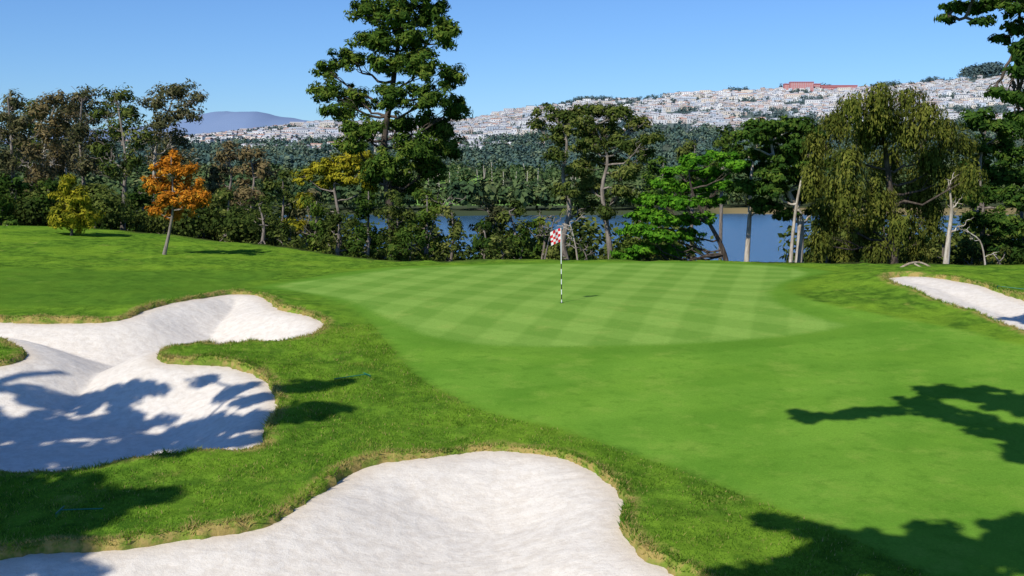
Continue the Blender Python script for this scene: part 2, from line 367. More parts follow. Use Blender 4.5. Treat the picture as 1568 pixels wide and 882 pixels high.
def make_tree(name, trunks, reg, bark, lm, leaf=(.13, .05), tr=.4, dens=1.0, lpt=70, flat=.65, droop=0., seed=1, twigs=.5, lr=.08, vb=0., shell=.45, bare=0, chain=False):
    rg = np.random.default_rng(seed); reg = np.asarray(reg, float)
    root = empty(name); ac = Acc(); tp = []
    for pts, r0, r1 in trunks:
        pts = smooth_line(np.asarray(pts, float)); n = len(pts)
        rr = np.linspace(r0, r1, n)*(1+.5*np.exp(-np.arange(n)/1.5)); ac.tube(pts, rr, 9); tp.append(pts)
    tp = np.concatenate(tp); zmin = tp[:, 2].min(); zr = np.ptp(tp[:, 2])
    TC = []; RC = []
    for r in reg:
        c = r[:3]; rad = r[3:]
        if chain:
            p0 = tp[np.argmin(np.linalg.norm(tp-c, axis=1)+(tp[:, 2] < zmin+.6*zr)*9)]
            q, rr = limb(p0, c, lr, lr*.6, rg, bow=-.03); tp = np.concatenate([tp, q[2:]])
        else:
            hd = np.linalg.norm(tp[:, :2]-c[:2], axis=1)
            tz = c[2]-.45*hd
            cost = np.abs(tp[:, 2]-tz)+hd*.6+(tp[:, 2] < zmin+.18*zr)*1.5
            p0 = tp[np.argmin(cost)]
            q, rr = limb(p0, c, lr, lr*.35, rg)
        ac.tube(q, rr, 5)
        nt = max(3, int(dens*(rad[0]*rad[1]+rad[0]*rad[2]+rad[1]*rad[2])/tr**2))
        d = unit(rg.normal(size=(nt, 3))); rr_ = rg.uniform(shell, 1, nt)[:, None]
        tc = c+d*rr_*rad*(1+.12*rg.normal(size=(nt, 1)))
        TC.append(tc); RC.append(np.repeat(c[None], nt, 0))
        for k in range(nt):
            if rg.random() < twigs:
                s = q[rg.integers(3, 7)]; qq, r2 = limb(s, tc[k], lr*.3, lr*.08, rg, 5, .12, -.05); ac.tube(qq, r2, 4)
        for k in range(bare):
            e = c+unit(rg.normal(size=3))*rad*1.15; qq, r2 = limb(q[4], e, lr*.3, .012, rg, 6, .2, 0); ac.tube(qq, r2, 4)
    ac.mesh('trunk_and_limbs', bark, root)
    TC = np.concatenate(TC); RC = np.concatenate(RC); M = len(TC)
    ts = tr*rg.uniform(.6, 1.35, M); tv = rg.uniform(0, 1, M)
    cnt = rg.poisson(lpt*np.clip(ts/tr, .5, 1.5)); ti = np.repeat(np.arange(M), cnt); N = len(ti)
    d = unit(rg.normal(size=(N, 3))); rr_ = rg.uniform(.25, 1, N)[:, None]**.7
    pos = TC[ti]+d*rr_*ts[ti][:, None]*np.array([1, 1, flat])
    out = unit(TC-RC)[ti]
    if droop > 0:
        f = rg.random(N)**1.2; pos[:, :2] = TC[ti][:, :2]+(pos-TC[ti])[:, :2]*(.95)
        q = .15; off = (hsh(np.floor(pos[:, 0]/q), np.floor(pos[:, 1]/q))-.5)*q
        pos[:, 0] = np.floor(pos[:, 0]/q)*q+off+rg.normal(0, .035, N); pos[:, 1] = np.floor(pos[:, 1]/q)*q+off+rg.normal(0, .035, N)
        pos[:, 2] -= f*droop*(.4+hsh(np.floor(pos[:, 0]/q), np.floor(pos[:, 1]/q), 5))
        u = unit(rg.normal(0, .35, (N, 3))+np.array([0, 0, -1.]))
        nr = unit(out*np.array([1, 1, .3])+d*.7+np.array([0, 0, .25]))
    else:
        u = unit(rg.normal(size=(N, 3))+d*.8+np.array([0, 0, .3]))
        nr = unit(out*.7+d*.9+np.array([0, 0, .55])+rg.normal(0, .45, (N, 3)))
    L = leaf[0]*rg.uniform(.6, 1.4, N); W = leaf[1]*rg.uniform(.6, 1.4, N)
    Q = diamonds(pos, nr, u, L, W)
    var = np.clip(.55*tv[ti]+.45*rg.random(N)+vb, 0, 1)
    mesh_np('foliage', Q.reshape(-1, 3), np.arange(4*N).reshape(-1, 4), lm, dict(var=np.repeat(var, 4)), parent=root)
    return root
def smooth_line(p, m=4):
    out = []; n = len(p)
    for i in range(n-1):
        a = p[max(i-1, 0)]; b = p[i]; c = p[i+1]; d = p[min(i+2, n-1)]
        for k in range(m):
            t = k/m; out.append(.5*((2*b)+(-a+c)*t+(2*a-5*b+4*c-d)*t*t+(-a+3*b-3*c+d)*t**3))
    out.append(p[-1]); return np.array(out)
def R(Y, lst, sc=1.0, dj=.8, seed=0, vs=1.0):
    rg = np.random.default_rng(seed+int(Y*7)); o = []
    for px, py, rx, ry in lst:
        yy = Y+rg.uniform(-1, 1)*dj
        c = P(px, py, yy); o.append([*c, rx/F*Y*sc, min(rx, max(ry, rx*.6))/F*Y*sc, ry/F*Y*sc*vs])
    return np.array(o)
def trunk(Y, pts, r0, r1):
    w = [P(a, b, Y) for a, b in pts]
    g = w[0].copy(); g[2] = min(float(G(g[0], g[1]))-.15, g[2]-.1) ; w = [g]+w if abs(g[2]-w[0][2]) > .12 else [g]+w[1:]
    return (w, r0, r1)

bk_dark = barkmat('bark_dark', (.05, .04, .032), (.13, .105, .085))
bk_grey = barkmat('bark_grey', (.13, .11, .09), (.29, .25, .21))
bk_pale = barkmat('bark_pale', (.30, .25, .19), (.58, .53, .45))
m_pine = leafmat('needles_pine', [(.012, .032, .008), (.04, .085, .014), (.09, .15, .022), (.18, .22, .035)])
m_cyp = leafmat('foliage_cypress', [(.012, .034, .009), (.032, .075, .014), (.068, .13, .02), (.14, .19, .03)])
m_bright = leafmat('foliage_bright_cypress', [(.022, .085, .008), (.055, .17, .012), (.11, .27, .018), (.19, .36, .03)])
m_weep = leafmat('foliage_weeping', [(.030, .048, .010), (.078, .098, .018), (.15, .165, .028), (.24, .235, .05)])
m_euc = leafmat('foliage_eucalyptus', [(.03, .04, .018), (.08, .09, .035), (.155, .145, .065), (.25, .21, .11)])
m_brown = leafmat('foliage_brown', [(.045, .04, .02), (.12, .10, .045), (.21, .165, .07), (.30, .22, .11)])
m_orange = leafmat('foliage_orange', [(.14, .14, .02), (.38, .14, .015), (.58, .21, .02), (.60, .36, .04)])
m_yellow = leafmat('foliage_yellow', [(.10, .12, .012), (.24, .24, .02), (.38, .34, .025), (.50, .40, .04)])
m_olive = leafmat('foliage_olive', [(.018, .036, .010), (.052, .08, .017), (.115, .145, .03), (.20, .21, .055)])
m_shrub = leafmat('foliage_shrub', [(.010, .028, .008), (.028, .06, .011), (.062, .11, .017), (.13, .17, .03)])

make_tree('monterey_pine_tree', [trunk(62, [(607, 410), (600, 340), (592, 270), (588, 215), (600, 140), (608, 80), (620, 10), (625, -50)], .30, .06)],
  R(62, [(625, -25, 45, 30), (560, 12, 28, 20), (600, 22, 34, 24), (655, 22, 38, 28), (684, 48, 22, 20), (625, 62, 38, 24), (572, 58, 34, 18), (535, 90, 28, 17), (500, 104, 18, 14), (590, 98, 34, 20), (645, 100, 42, 24),
         (692, 118, 22, 20), (500, 138, 24, 17), (545, 150, 30, 18), (600, 148, 32, 20), (655, 145, 34, 22), (696, 165, 24, 24), (516, 172, 28, 12), (556, 195, 36, 19), (612, 190, 30, 18), (660, 190, 36, 24),
         (540, 224, 28, 14), (640, 225, 40, 22), (684, 222, 20, 24), (600, 255, 38, 22), (660, 258, 30, 22), (575, 268, 26, 16), (620, 285, 30, 14)], 1.04, 2.0),
  bk_dark, m_pine, (.16, .048), .36, 1.7, 54, .7, seed=3, lr=.09, twigs=.35, shell=.3, vb=.06)
make_tree('orange_tree', [trunk(50, [(252, 388), (260, 352), (265, 310), (262, 240)], .11, .02)],
  R(50, [(262, 242, 14, 14), (248, 258, 18, 12), (282, 260, 20, 12), (238, 282, 18, 13), (268, 285, 26, 14), (298, 286, 18, 14), (250, 305, 26, 13), (288, 308, 24, 12), (238, 322, 16, 10), (268, 328, 22, 9), (305, 302, 14, 12)], 1.1, .6),
  bk_grey, m_orange, (.085, .038), .2, 1.2, 38, .9, seed=4, lr=.035, shell=.3, twigs=.5)
make_tree('young_pine_tree', [trunk(56, [(110, 357), (112, 320), (106, 262)], .1, .02)],
  R(56, [(106, 268, 7, 10), (107, 285, 15, 10), (98, 300, 16, 10), (122, 300, 16, 10), (110, 314, 26, 11), (95, 330, 22, 12), (128, 328, 22, 12), (110, 342, 34, 12)], 1.1, .4),
  bk_dark, m_yellow, (.13, .04), .28, 1.5, 45, .8, seed=5, lr=.03, vb=-.12)
euc = [
 (78, [(14, 350), (20, 280), (16, 200), (12, 150)], [(20, 154, 26, 12), (8, 178, 24, 14), (38, 185, 20, 12), (20, 205, 28, 12), (-10, 200, 25, 20), (40, 232, 24, 16), (8, 245, 28, 18)]),
 (74, [(72, 352), (66, 290), (70, 220), (84, 160)], [(86, 152, 24, 10), (64, 170, 22, 12), (98, 183, 22, 14), (72, 205, 26, 16), (52, 235, 22, 14), (88, 240, 24, 16), (62, 262, 26, 14)]),
 (82, [(126, 352), (128, 280), (122, 210), (126, 150)], [(126, 146, 28, 10), (108, 168, 24, 12), (146, 170, 24, 14), (122, 200, 28, 16), (148, 222, 22, 16), (108, 232, 24, 16), (135, 255, 28, 16)]),
 (70, [(188, 356), (190, 300), (192, 240), (182, 170)], [(176, 148, 30, 10), (160, 174, 24, 14), (198, 174, 26, 14), (180, 202, 30, 16), (214, 214, 18, 14), (160, 228, 22, 14), (200, 246, 20, 14), (172, 262, 22, 12)]),
 (80, [(232, 352), (235, 290), (240, 220), (262, 160)], [(268, 140, 36, 10), (298, 150, 16, 12), (240, 156, 26, 12), (284, 172, 26, 14), (248, 188, 28, 16), (228, 212, 24, 14), (270, 212, 26, 16), (246, 240, 26, 16), (286, 246, 18, 14)]),
 (88, [(50, 352), (48, 290), (44, 220), (50, 170)], [(50, 168, 26, 12), (34, 190, 24, 14), (62, 200, 24, 14), (46, 225, 28, 16), (30, 250, 26, 16)]),
 (90, [(104, 352), (102, 290), (100, 220), (106, 170)], [(106, 168, 24, 12), (94, 192, 24, 14), (120, 200, 22, 14), (104, 226, 28, 16), (88, 255, 26, 16)]),
]
for i, (Yd, tk, rg_) in enumerate(euc):
    make_tree('eucalyptus_tree', [trunk(Yd, tk, .2, .05)], R(Yd, rg_, 1.14, 2.4, i, 1.15), (bk_grey, bk_pale, bk_grey, bk_grey, bk_pale, bk_grey, bk_pale)[i], (m_euc, m_brown, m_euc, m_olive, m_euc, m_olive, m_euc)[i], (.15, .055), .5, 1.75, 36, .8, seed=10+i, lr=.07, twigs=.7, bare=6, shell=.2)
make_tree('acacia_tree', [trunk(66, [(520, 400), (520, 340), (512, 280), (530, 245)], .15, .04)],
  R(66, [(545, 238, 26, 12), (520, 250, 26, 13), (490, 256, 22, 12), (466, 270, 16, 11), (560, 258, 20, 14), (530, 270, 30, 13), (566, 282, 14, 12), (500, 280, 24, 10), (452, 345, 16, 9), (470, 308, 14, 10)], 1.05, 1),
  bk_grey, m_yellow, (.12, .055), .3, 1.5, 42, .75, seed=21, lr=.05, vb=-.05)
make_tree('open_cypress_tree', [trunk(57, [(868, 404), (862, 370), (872, 320), (862, 270), (868, 215), (850, 180)], .2, .04), trunk(57, [(936, 402), (930, 350), (922, 290), (930, 240), (905, 180)], .19, .04)],
  R(57, [(905, 168, 34, 11), (850, 174, 28, 11), (945, 172, 30, 11), (880, 188, 32, 13), (975, 190, 24, 13), (925, 200, 34, 13), (995, 212, 16, 12), (860, 208, 26, 13), (900, 222, 34, 14), (955, 222, 30, 15), (985, 238, 20, 12), (850, 238, 22, 12),
         (925, 245, 32, 13), (880, 258, 30, 13), (960, 262, 26, 13), (820, 192, 14, 9), (905, 282, 28, 12), (865, 290, 22, 10), (950, 290, 24, 11), (895, 312, 20, 10), (925, 325, 18, 8)], 1.08, 2.0),
  bk_grey, m_olive, (.11, .048), .3, 1.6, 46, .7, seed=31, lr=.06, twigs=.6, bare=3, vb=.05, shell=.3)
make_tree('bright_cypress_tree', [trunk(55, [(1112, 402), (1104, 375), (1085, 340), (1062, 300), (1055, 262)], .16, .04)],
  R(55, [(1065, 245, 30, 8), (1100, 240, 26, 8), (1128, 252, 24, 8), (1040, 262, 32, 8), (1085, 265, 36, 9), (1015, 282, 30, 8), (1060, 286, 38, 10), (1105, 284, 28, 8), (1000, 305, 30, 9), (1040, 310, 36, 10), (1085, 308, 30, 9),
         (985, 328, 28, 9), (1025, 335, 36, 10), (1070, 335, 30, 10), (975, 352, 24, 9), (1010, 360, 32, 10), (1048, 360, 26, 9), (985, 380, 28, 10), (1030, 385, 30, 10), (960, 392, 24, 9)], 1.08, 1.6),
  bk_dark, m_bright, (.10, .05), .24, 1.8, 42, .5, seed=32, lr=.05, shell=.3, twigs=.3)
make_tree('monterey_cypress_tree', [trunk(56, [(1222, 412), (1226, 340), (1210, 300), (1190, 260), (1180, 215)], .24, .05), trunk(55, [(1210, 412), (1215, 350), (1222, 300), (1235, 240)], .12, .04), trunk(57, [(1143, 405), (1148, 330), (1150, 270), (1160, 220)], .17, .04)],
  R(56, [(1170, 194, 34, 10), (1215, 190, 30, 10), (1248, 200, 24, 10), (1145, 208, 30, 10), (1190, 210, 38, 12), (1230, 222, 32, 12), (1130, 232, 26, 11), (1170, 235, 38, 13), (1215, 245, 36, 13), (1250, 250, 24, 12), (1150, 258, 32, 12), (1195, 268, 38, 13),
         (1240, 278, 26, 12), (1140, 285, 28, 11), (1180, 290, 30, 11), (1225, 300, 24, 11), (1165, 314, 28, 11), (1200, 328, 20, 9), (1250, 320, 18, 12)], 1.12, 2.0),
  bk_pale, m_cyp, (.11, .055), .28, 1.8, 46, .55, seed=33, lr=.07, vb=.08, shell=.3, twigs=.3)
make_tree('weeping_cypress_tree', [trunk(52, [(1367, 415), (1368, 350), (1362, 280), (1352, 200), (1350, 145)], .22, .05)],
  R(52, [(1345, 138, 34, 10), (1390, 144, 32, 10), (1305, 156, 30, 10), (1350, 168, 40, 14), (1425, 166, 34, 12), (1280, 180, 32, 14), (1330, 196, 42, 18), (1395, 196, 38, 18), (1450, 192, 30, 14), (1255, 214, 26, 18), (1300, 236, 36, 20), (1360, 240, 38, 22),
         (1425, 232, 36, 20), (1475, 216, 26, 16), (1246, 266, 22, 22), (1295, 285, 32, 24), (1345, 295, 36, 26), (1405, 285, 36, 26), (1458, 262, 30, 22), (1268, 326, 28, 24), (1320, 338, 32, 22), (1385, 338, 28, 22), (1430, 316, 28, 20), (1258, 360, 18, 14), (1300, 376, 28, 12), (1345, 380, 26, 12), (1490, 258, 18, 18), (1400, 375, 26, 12)], 1.06, 2.4),
  bk_dark, m_weep, (.10, .036), .36, 1.9, 84, .8, droop=.95, seed=34, lr=.07, twigs=.25, shell=.2)
make_tree('cypress_tree', [trunk(58, [(1500, 420), (1505, 340), (1500, 260), (1510, 195)], .2, .05), trunk(60, [(1560, 430), (1565, 340), (1560, 230)], .2, .05)],
  R(58, [(1500, 184, 30, 12), (1540, 194, 34, 14), (1585, 198, 34, 16), (1515, 222, 36, 15), (1560, 235, 34, 16), (1500, 255, 30, 14), (1545, 268, 36, 16), (1590, 275, 34, 18), (1515, 295, 34, 16), (1560, 305, 36, 18), (1500, 335, 28, 16), (1545, 345, 38, 20), (1590, 345, 36, 22), (1520, 380, 36, 18), (1570, 390, 36, 20), (1480, 300, 22, 13), (1560, 415, 34, 14)], 1.15, 2),
  bk_grey, m_cyp, (.12, .06), .34, 1.9, 46, .6, seed=35, lr=.07, vb=.05, shell=.3, twigs=.3)
make_tree('cypress_tree', [(np.array([[14.6, 24, -.8], [14.3, 24, 3], [14.2, 24.3, 7], [14.0, 24.2, 11]]), .28, .08)],
  R(24, [(1600, -10, 50, 30), (1560, 12, 26, 10), (1525, 2, 26, 7), (1492, 12, 24, 6), (1462, 10, 22, 5), (1450, 28, 14, 4), (1505, 34, 16, 4), (1566, 42, 24, 10), (1590, 80, 34, 18), (1556, 72, 18, 6), (1534, 60, 12, 4), (1592, 118, 32, 16), (1560, 110, 20, 7), (1585, 150, 32, 14), (1550, 148, 24, 6), (1524, 140, 12, 4), (1590, 182, 28, 12), (1560, 178, 18, 6), (1600, 220, 28, 16), (1580, 208, 16, 6), (1500, -20, 60, 10)], 1.05, .6),
  bk_dark, m_cyp, (.075, .03), .16, 2.0, 50, .5, seed=36, lr=.04, twigs=.6, bare=3, vb=-.08, chain=True)
def crown(px, yt, yb, w, Y, rg, pads=False):
    o = []; h = yb-yt; n = int(7+h*w/700)
    for k in range(n):
        f = (k+.5)/n; yy = yt+h*f*.95+rg.normal(0, h*.04)
        ww = w*(.35+.65*math.sin(min(1, f*1.25+.12)*math.pi/1.7))
        rx = max(9, w*rg.uniform(.3, .48)); o.append((px+rg.uniform(-1, 1)*(ww*.8-rx*.3), yy+rx*.2, rx, rx*(.35 if pads else .7)))
    return o
fill = [
 (20, 272, 350, 40, 72, m_shrub, 0), (70, 285, 352, 36, 70, m_shrub, 0), (145, 280, 352, 38, 74, m_olive, 0), (215, 285, 356, 30, 72, m_shrub, 0), (0, 300, 345, 30, 66, m_pine, 0), (170, 310, 352, 24, 68, m_pine, 0), (105, 290, 352, 30, 76, m_brown, 0), (250, 290, 360, 30, 74, m_olive, 0), (45, 270, 350, 30, 80, m_brown, 0),
 (310, 300, 372, 30, 68, m_shrub, 0), (345, 290, 376, 32, 66, m_olive, 0), (400, 305, 384, 28, 62, m_yellow, 3), (385, 225, 320, 34, 92, m_brown, 1), (350, 215, 320, 30, 98, m_brown, 1), (430, 260, 370, 30, 80, m_olive, 0), (325, 262, 350, 24, 84, m_euc, 0), (470, 290, 380, 24, 76, m_euc, 0),
 (440, 340, 390, 24, 60, m_olive, 0), (480, 300, 395, 30, 62, m_pine, 0), (515, 320, 400, 30, 58, m_olive, 0), (560, 285, 405, 34, 60, m_shrub, 0), (605, 300, 408, 34, 56, m_olive, 0), (650, 292, 408, 34, 58, m_pine, 0), (690, 318, 408, 22, 57, m_olive, 0), (625, 345, 408, 34, 54, m_shrub, 0), (560, 350, 408, 30, 55, m_shrub, 0),
 (752, 310, 405, 28, 64, m_euc, 1), (785, 315, 405, 24, 60, m_olive, 0), (740, 345, 408, 26, 56, m_shrub, 0), (795, 355, 405, 26, 55, m_shrub, 0), (830, 330, 405, 22, 66, m_pine, 0), (765, 362, 408, 26, 54, m_olive, 0), (760, 325, 400, 26, 70, m_shrub, 0),
 (975, 330, 400, 22, 66, m_shrub, 0), (960, 372, 403, 20, 56, m_shrub, 0), (850, 365, 405, 18, 58, m_olive, 0), (892, 385, 404, 16, 58, m_shrub, 0),
 (1265, 360, 412, 18, 60, m_shrub, 0), (1310, 355, 415, 26, 58, m_pine, 0), (1400, 355, 415, 30, 58, m_shrub, 0), (1440, 355, 420, 24, 62, m_olive, 0), (1485, 365, 430, 24, 56, m_olive, 0), (1530, 385, 440, 28, 54, m_olive, 0), (1572, 380, 445, 28, 52, m_shrub, 0), (1350, 340, 415, 30, 64, m_shrub, 0), (1490, 330, 430, 28, 66, m_shrub, 0),
 (1060, 215, 300, 28, 110, m_olive, 1), (1010, 240, 330, 28, 100, m_pine, 1), (1105, 200, 290, 26, 105, m_shrub, 0),
]
for i, (px, yt, yb, w, Yd, mm, kind) in enumerate(fill):
    rg_ = np.random.default_rng(100+i)
    nm = {0: 'bank_shrub', 1: 'bank_tree', 3: 'young_pine_tree'}[kind]
    if mm is m_yellow: mm = m_olive
    s = Yd/58
    make_tree(nm, [trunk(Yd, [(px, yb), (px+4, (yt+yb)/2), (px+rg_.uniform(-6, 6), yt+8)], .11*s, .03)], R(Yd, crown(px, yt, yb, w, Yd, rg_), 1.05, 1.2, i),
      bk_grey, mm, (.12*s, .052*s) if kind != 3 else (.14, .035), .36*s, 1.5 if kind != 1 else 1.1, 42, .75, seed=200+i, lr=.045, twigs=.25 if kind != 1 else .9, vb=rg_.uniform(-.16, .22), bare=0 if kind != 1 else 4, shell=.3)

def bare_tree(name, Y, pts, r0, nb, ln, seed, mat=bk_pale):
    rg = np.random.default_rng(seed); ac = Acc(); w, a, b = trunk(Y, pts, r0, .03)
    line = smooth_line(np.array(w)); ac.tube(line, np.linspace(r0, .02, len(line)), 8)
    for k in range(nb):
        s = line[rg.integers(len(line)//3, len(line))]; d = unit(np.array([rg.normal(), rg.normal()*.6, rg.uniform(-.1, .9)]))
        e = s+d*ln*rg.uniform(.4, 1); q, rr = limb(s, e, r0*.35, .012, rg, 8, .14, .05); ac.tube(q, rr, 5)
        for j in range(4):
            s2 = q[rg.integers(2, 8)]; e2 = s2+unit(d+rg.normal(0, .7, 3))*ln*rg.uniform(.2, .5); q2, r2 = limb(s2, e2, .018, .006, rg, 6, .15, 0); ac.tube(q2, r2, 4)
    ac.mesh(name, mat)
bare_tree('dead_tree', 51, [(1447, 418), (1452, 370), (1457, 320), (1452, 276)], .16, 5, 1.0, 1)
bare_tree('bare_shrub', 54, [(832, 405), (840, 370), (850, 330)], .045, 8, 1.0, 2, bk_grey)
bare_tree('bare_shrub', 55, [(885, 404), (880, 370), (872, 340)], .06, 6, .9, 3)
bare_tree('bare_shrub', 54, [(900, 404), (896, 388), (890, 380)], .045, 6, .6, 4, bk_grey)
bare_tree('bare_shrub', 58, [(655, 380), (668, 330), (690, 300)], .05, 7, 1.2, 6, bk_grey)
bare_tree('bare_shrub', 50, [(1508, 400), (1500, 368), (1475, 352)], .05, 3, .8, 8)
ac = Acc(); q = smooth_line(np.array([P(1372, 415, 46), P(1392, 404, 46), P(1412, 403, 46.2), P(1436, 416, 46)])); ac.tube(q, np.linspace(.06, .04, len(q)), 7)
q = smooth_line(np.array([P(1400, 404, 46), P(1415, 411, 45.8), P(1445, 417, 45.6)])); ac.tube(q, np.linspace(.04, .03, len(q)), 6)
ac.mesh('fallen_log', barkmat('driftwood', (.22, .17, .12), (.42, .35, .26)))

EL = math.radians(43); SD = unit(np.array([.55, .83]))
def shade(px, py, h, rx, rz, ry=None):
    g = cast(px, py); z = float(T(g[0], g[1]))+h
    s = g-SD*h/math.tan(EL); return [s[0], s[1], z, rx, ry or rx, rz]
make_tree('shade_cypress_tree', [(np.array([[-21, 12.5, -1.8], [-20.6, 12.6, 4], [-20, 12.8, 9], [-19.3, 13, 14]]), .4, .1)],
  [shade(-140, 620, 11, 1.8, .5), shade(-80, 660, 11, 1.8, .4, 1.6), shade(0, 650, 11, 1.6, .4, 1.0), shade(20, 610, 11, 1.8, .4, .8), shade(60, 690, 11, 1.7, .4, .7), shade(110, 645, 11, 1.5, .4, .8), shade(130, 608, 11, 1.5, .35, .8), shade(170, 670, 11, 1.4, .35, .6), shade(190, 630, 11, 1.3, .35, .7), shade(60, 580, 11, 1.6, .35, .5), shade(150, 575, 11, 1.2, .35, .45),
   shade(260, 655, 11, 1.3, .4, .7), shade(330, 668, 11, 1.0, .3, .4), shade(270, 620, 11, .9, .3, .35), shade(335, 630, 11, 1.0, .3, .55), shade(350, 590, 11, .7, .3, .35), shade(390, 640, 11, .7, .3, .5), shade(385, 605, 11, .5, .3, .4), shade(130, 708, 11, 1.3, .3, .3), shade(240, 695, 11, 1.0, .3, .25), shade(300, 570, 11, .6, .2, .2),
   shade(20, 725, 11, 1.3, .3, .2),
   shade(450, 597, 11, .7, .2, .3), shade(505, 588, 11, .9, .2, .26), shade(455, 640, 11, .7, .2, .28), shade(510, 626, 11, .8, .2, .22),
   shade(-60, 775, 11, 1.8, .4), shade(10, 757, 11, 1.4, .35, .8), shade(90, 770, 11, 1.3, .35, .75), shade(160, 768, 11, 1.0, .3, .5), shade(215, 760, 11, .8, .3, .3), shade(20, 800, 11, 1.4, .3, .8), shade(100, 800, 11, .9, .3, .4), shade(10, 850, 11, 1.1, .3, .8), shade(80, 835, 11, .8, .3, .5), shade(80, 875, 11, .5, .3, .4)],
  bk_dark, m_cyp, (.13, .06), .28, 1.9, 60, .6, seed=41, lr=.05, shell=.1, twigs=.1, chain=True)
make_tree('shade_pine_tree', [(np.array([[11, 4, -2], [11, 4.2, 3], [10.8, 4.6, 8], [10.4, 5, 13]]), .35, .1)],
  [shade(1800, 640, 10, 1.6, .4), shade(1690, 625, 10, 1.3, .3), shade(1610, 620, 10, 1.1, .3, 1.1), shade(1550, 618, 10, .9, .2, .7), shade(1495, 604, 10, .8, .2, .6), shade(1440, 598, 10, .6, .2, .5), shade(1400, 618, 10, .7, .2, .5), shade(1350, 632, 10, .7, .2, .32), shade(1300, 636, 10, .7, .12, .26), shade(1255, 640, 10, .6, .12, .2), shade(1220, 632, 10, .35, .1, .12),
   shade(1450, 632, 10, .7, .2, .4), shade(1500, 648, 10, .8, .2, .45), shade(1545, 662, 10, .8, .2, .5), shade(1590, 680, 10, .8, .2, .5), shade(1560, 700, 10, .4, .2, .3),
   shade(1800, 840, 10, 1.6, .4), shade(1680, 830, 10, 1.2, .3), shade(1600, 830, 10, 1.0, .3), shade(1555, 805, 10, .7, .2, .5), shade(1540, 850, 10, .9, .3), shade(1480, 838, 10, .8, .2), shade(1430, 815, 10, .5, .2, .3), shade(1450, 865, 10, .9, .25), shade(1390, 840, 10, .7, .2), shade(1340, 860, 10, .8, .2), shade(1290, 832, 10, .6, .2, .5), shade(1240, 812, 10, .5, .2, .3), shade(1250, 868, 10, .8, .2), shade(1190, 885, 10, .7, .2), shade(1180, 800, 10, .3, .2, .2), shade(1390, 875, 10, .8, .2)],
  bk_dark, m_pine, (.12, .055), .22, 1.7, 55, .6, seed=42, lr=.05, shell=.1, twigs=.1, chain=True)

# ---------------------------------------------------------------- far woodland
def far_trees(name, xs, ys, hs, ws, nl, mat, seed, conif=.3, ls=1.0, tone=0):
    rg = np.random.default_rng(seed); n = len(xs); zs = G(xs, ys)
    i = np.repeat(np.arange(n), nl); N = len(i)
    d = unit(rg.normal(size=(N, 3))); r = rg.uniform(.45, 1, N)
    lump = .75+.5*hsh(np.floor(d[:, 0]*2.2+i*3), np.floor(d[:, 2]*2.5+d[:, 1]*2))
    r = r*lump
    cz = zs[i]+hs[i]*.6
    pos = np.stack([xs[i]+d[:, 0]*ws[i]*r, ys[i]+d[:, 1]*ws[i]*r, cz+d[:, 2]*hs[i]*.42*r], -1)
    tp = (pos[:, 2]-zs[i])/hs[i]
    cf = (rg.random(n) < conif)[i]; k = np.where(cf, np.clip(1.25-tp, .1, 1), 1)
    pos[:, 0] = xs[i]+(pos[:, 0]-xs[i])*k; pos[:, 1] = ys[i]+(pos[:, 1]-ys[i])*k
    pos += rg.normal(0, .3, pos.shape)*ws[i][:, None]*.25
    nr = unit(d+np.array([0, 0, .5])+rg.normal(0, .5, (N, 3))); u = unit(rg.normal(size=(N, 3)))
    L = ws[i]*rg.uniform(.2, .42, N)*ls; Q = diamonds(pos, nr, u, L, L*.6)
    var = np.clip(rg.random(n)[i]*.6+.3*rg.random(N)+(.9*(fbm(xs/70, ys/70, 5, 3)-.42)[i] if tone else 0), 0, 1)
    mesh_np(name, Q.reshape(-1, 3), np.arange(4*N).reshape(-1, 4), mat, dict(var=np.repeat(var, 4)))
m_far1 = leafmat('far_foliage', [(.022, .045, .026), (.05, .09, .036), (.10, .14, .05), (.18, .20, .08)], 0)
m_far2 = leafmat('haze_tinted_foliage', [(.045, .085, .090), (.07, .12, .10), (.12, .17, .11), (.19, .22, .13)], 0)  # bluish leaf colours carry the aerial haze
m_far3 = leafmat('haze_tinted_hillside_foliage', [(.06, .10, .12), (.08, .125, .12), (.11, .15, .12)], 0)  # distance haze put into the base colours as a blue tint
rb = np.random.default_rng(55); xs_, ys_ = [], []
for k in range(260):
    yy = rb.uniform(64, 112); px = rb.uniform(-60, 1650)
    if 1025 < px < 1245 or 693 < px < 726 or 900 < px < 950: continue
    xs_.append((px-784)/F*yy); ys_.append(yy)
xs_ = np.array(xs_); ys_ = np.array(ys_); gz_ = G(xs_, ys_); lim = CZ-(52-30*sst((-xs_-16)/8)+25*(np.abs(xs_+2) < 5.5))/F*ys_
hh = np.clip(lim-gz_, 3, 14)*rb.uniform(.62, 1.05, len(xs_))
far_trees('bank_woodland', xs_, ys_, hh, np.clip(hh*.32, 1.4, 3.6), 620, m_olive, 56, .3, .28)
def scatter(n, y0, y1, k=.52, p=1.0):
    y = y0+(y1-y0)*rng.random(n)**p; x = rng.uniform(-k, k, n)*y; return x, y
x, y = scatter(3300, 600, 1050, .5, 1.2)
ys = 590+40*(vn(x/120, x*0+3)-.5)+25*(vn(x/40, x*0+8)-.5)
m = (y > ys+14) & ~((np.abs(x+15) < 68) & (y > 640) & (y < 960)) & ~((x > 95) & (y < 650)) & (fbm(x/60, y/60, 51, 2) > .24)
x, y = x[m], y[m]; h = rng.uniform(9, 19, len(x)); far_trees('far_shore_trees', x, y, h, h*rng.uniform(.28, .5, len(x)), 95, m_far1, 61, .3, .8, 1)
x, y = scatter(3600, 1050, 1950, .52)
m = ~((np.abs(x+60) < 45) & (y < 1190)); x, y = x[m], y[m]
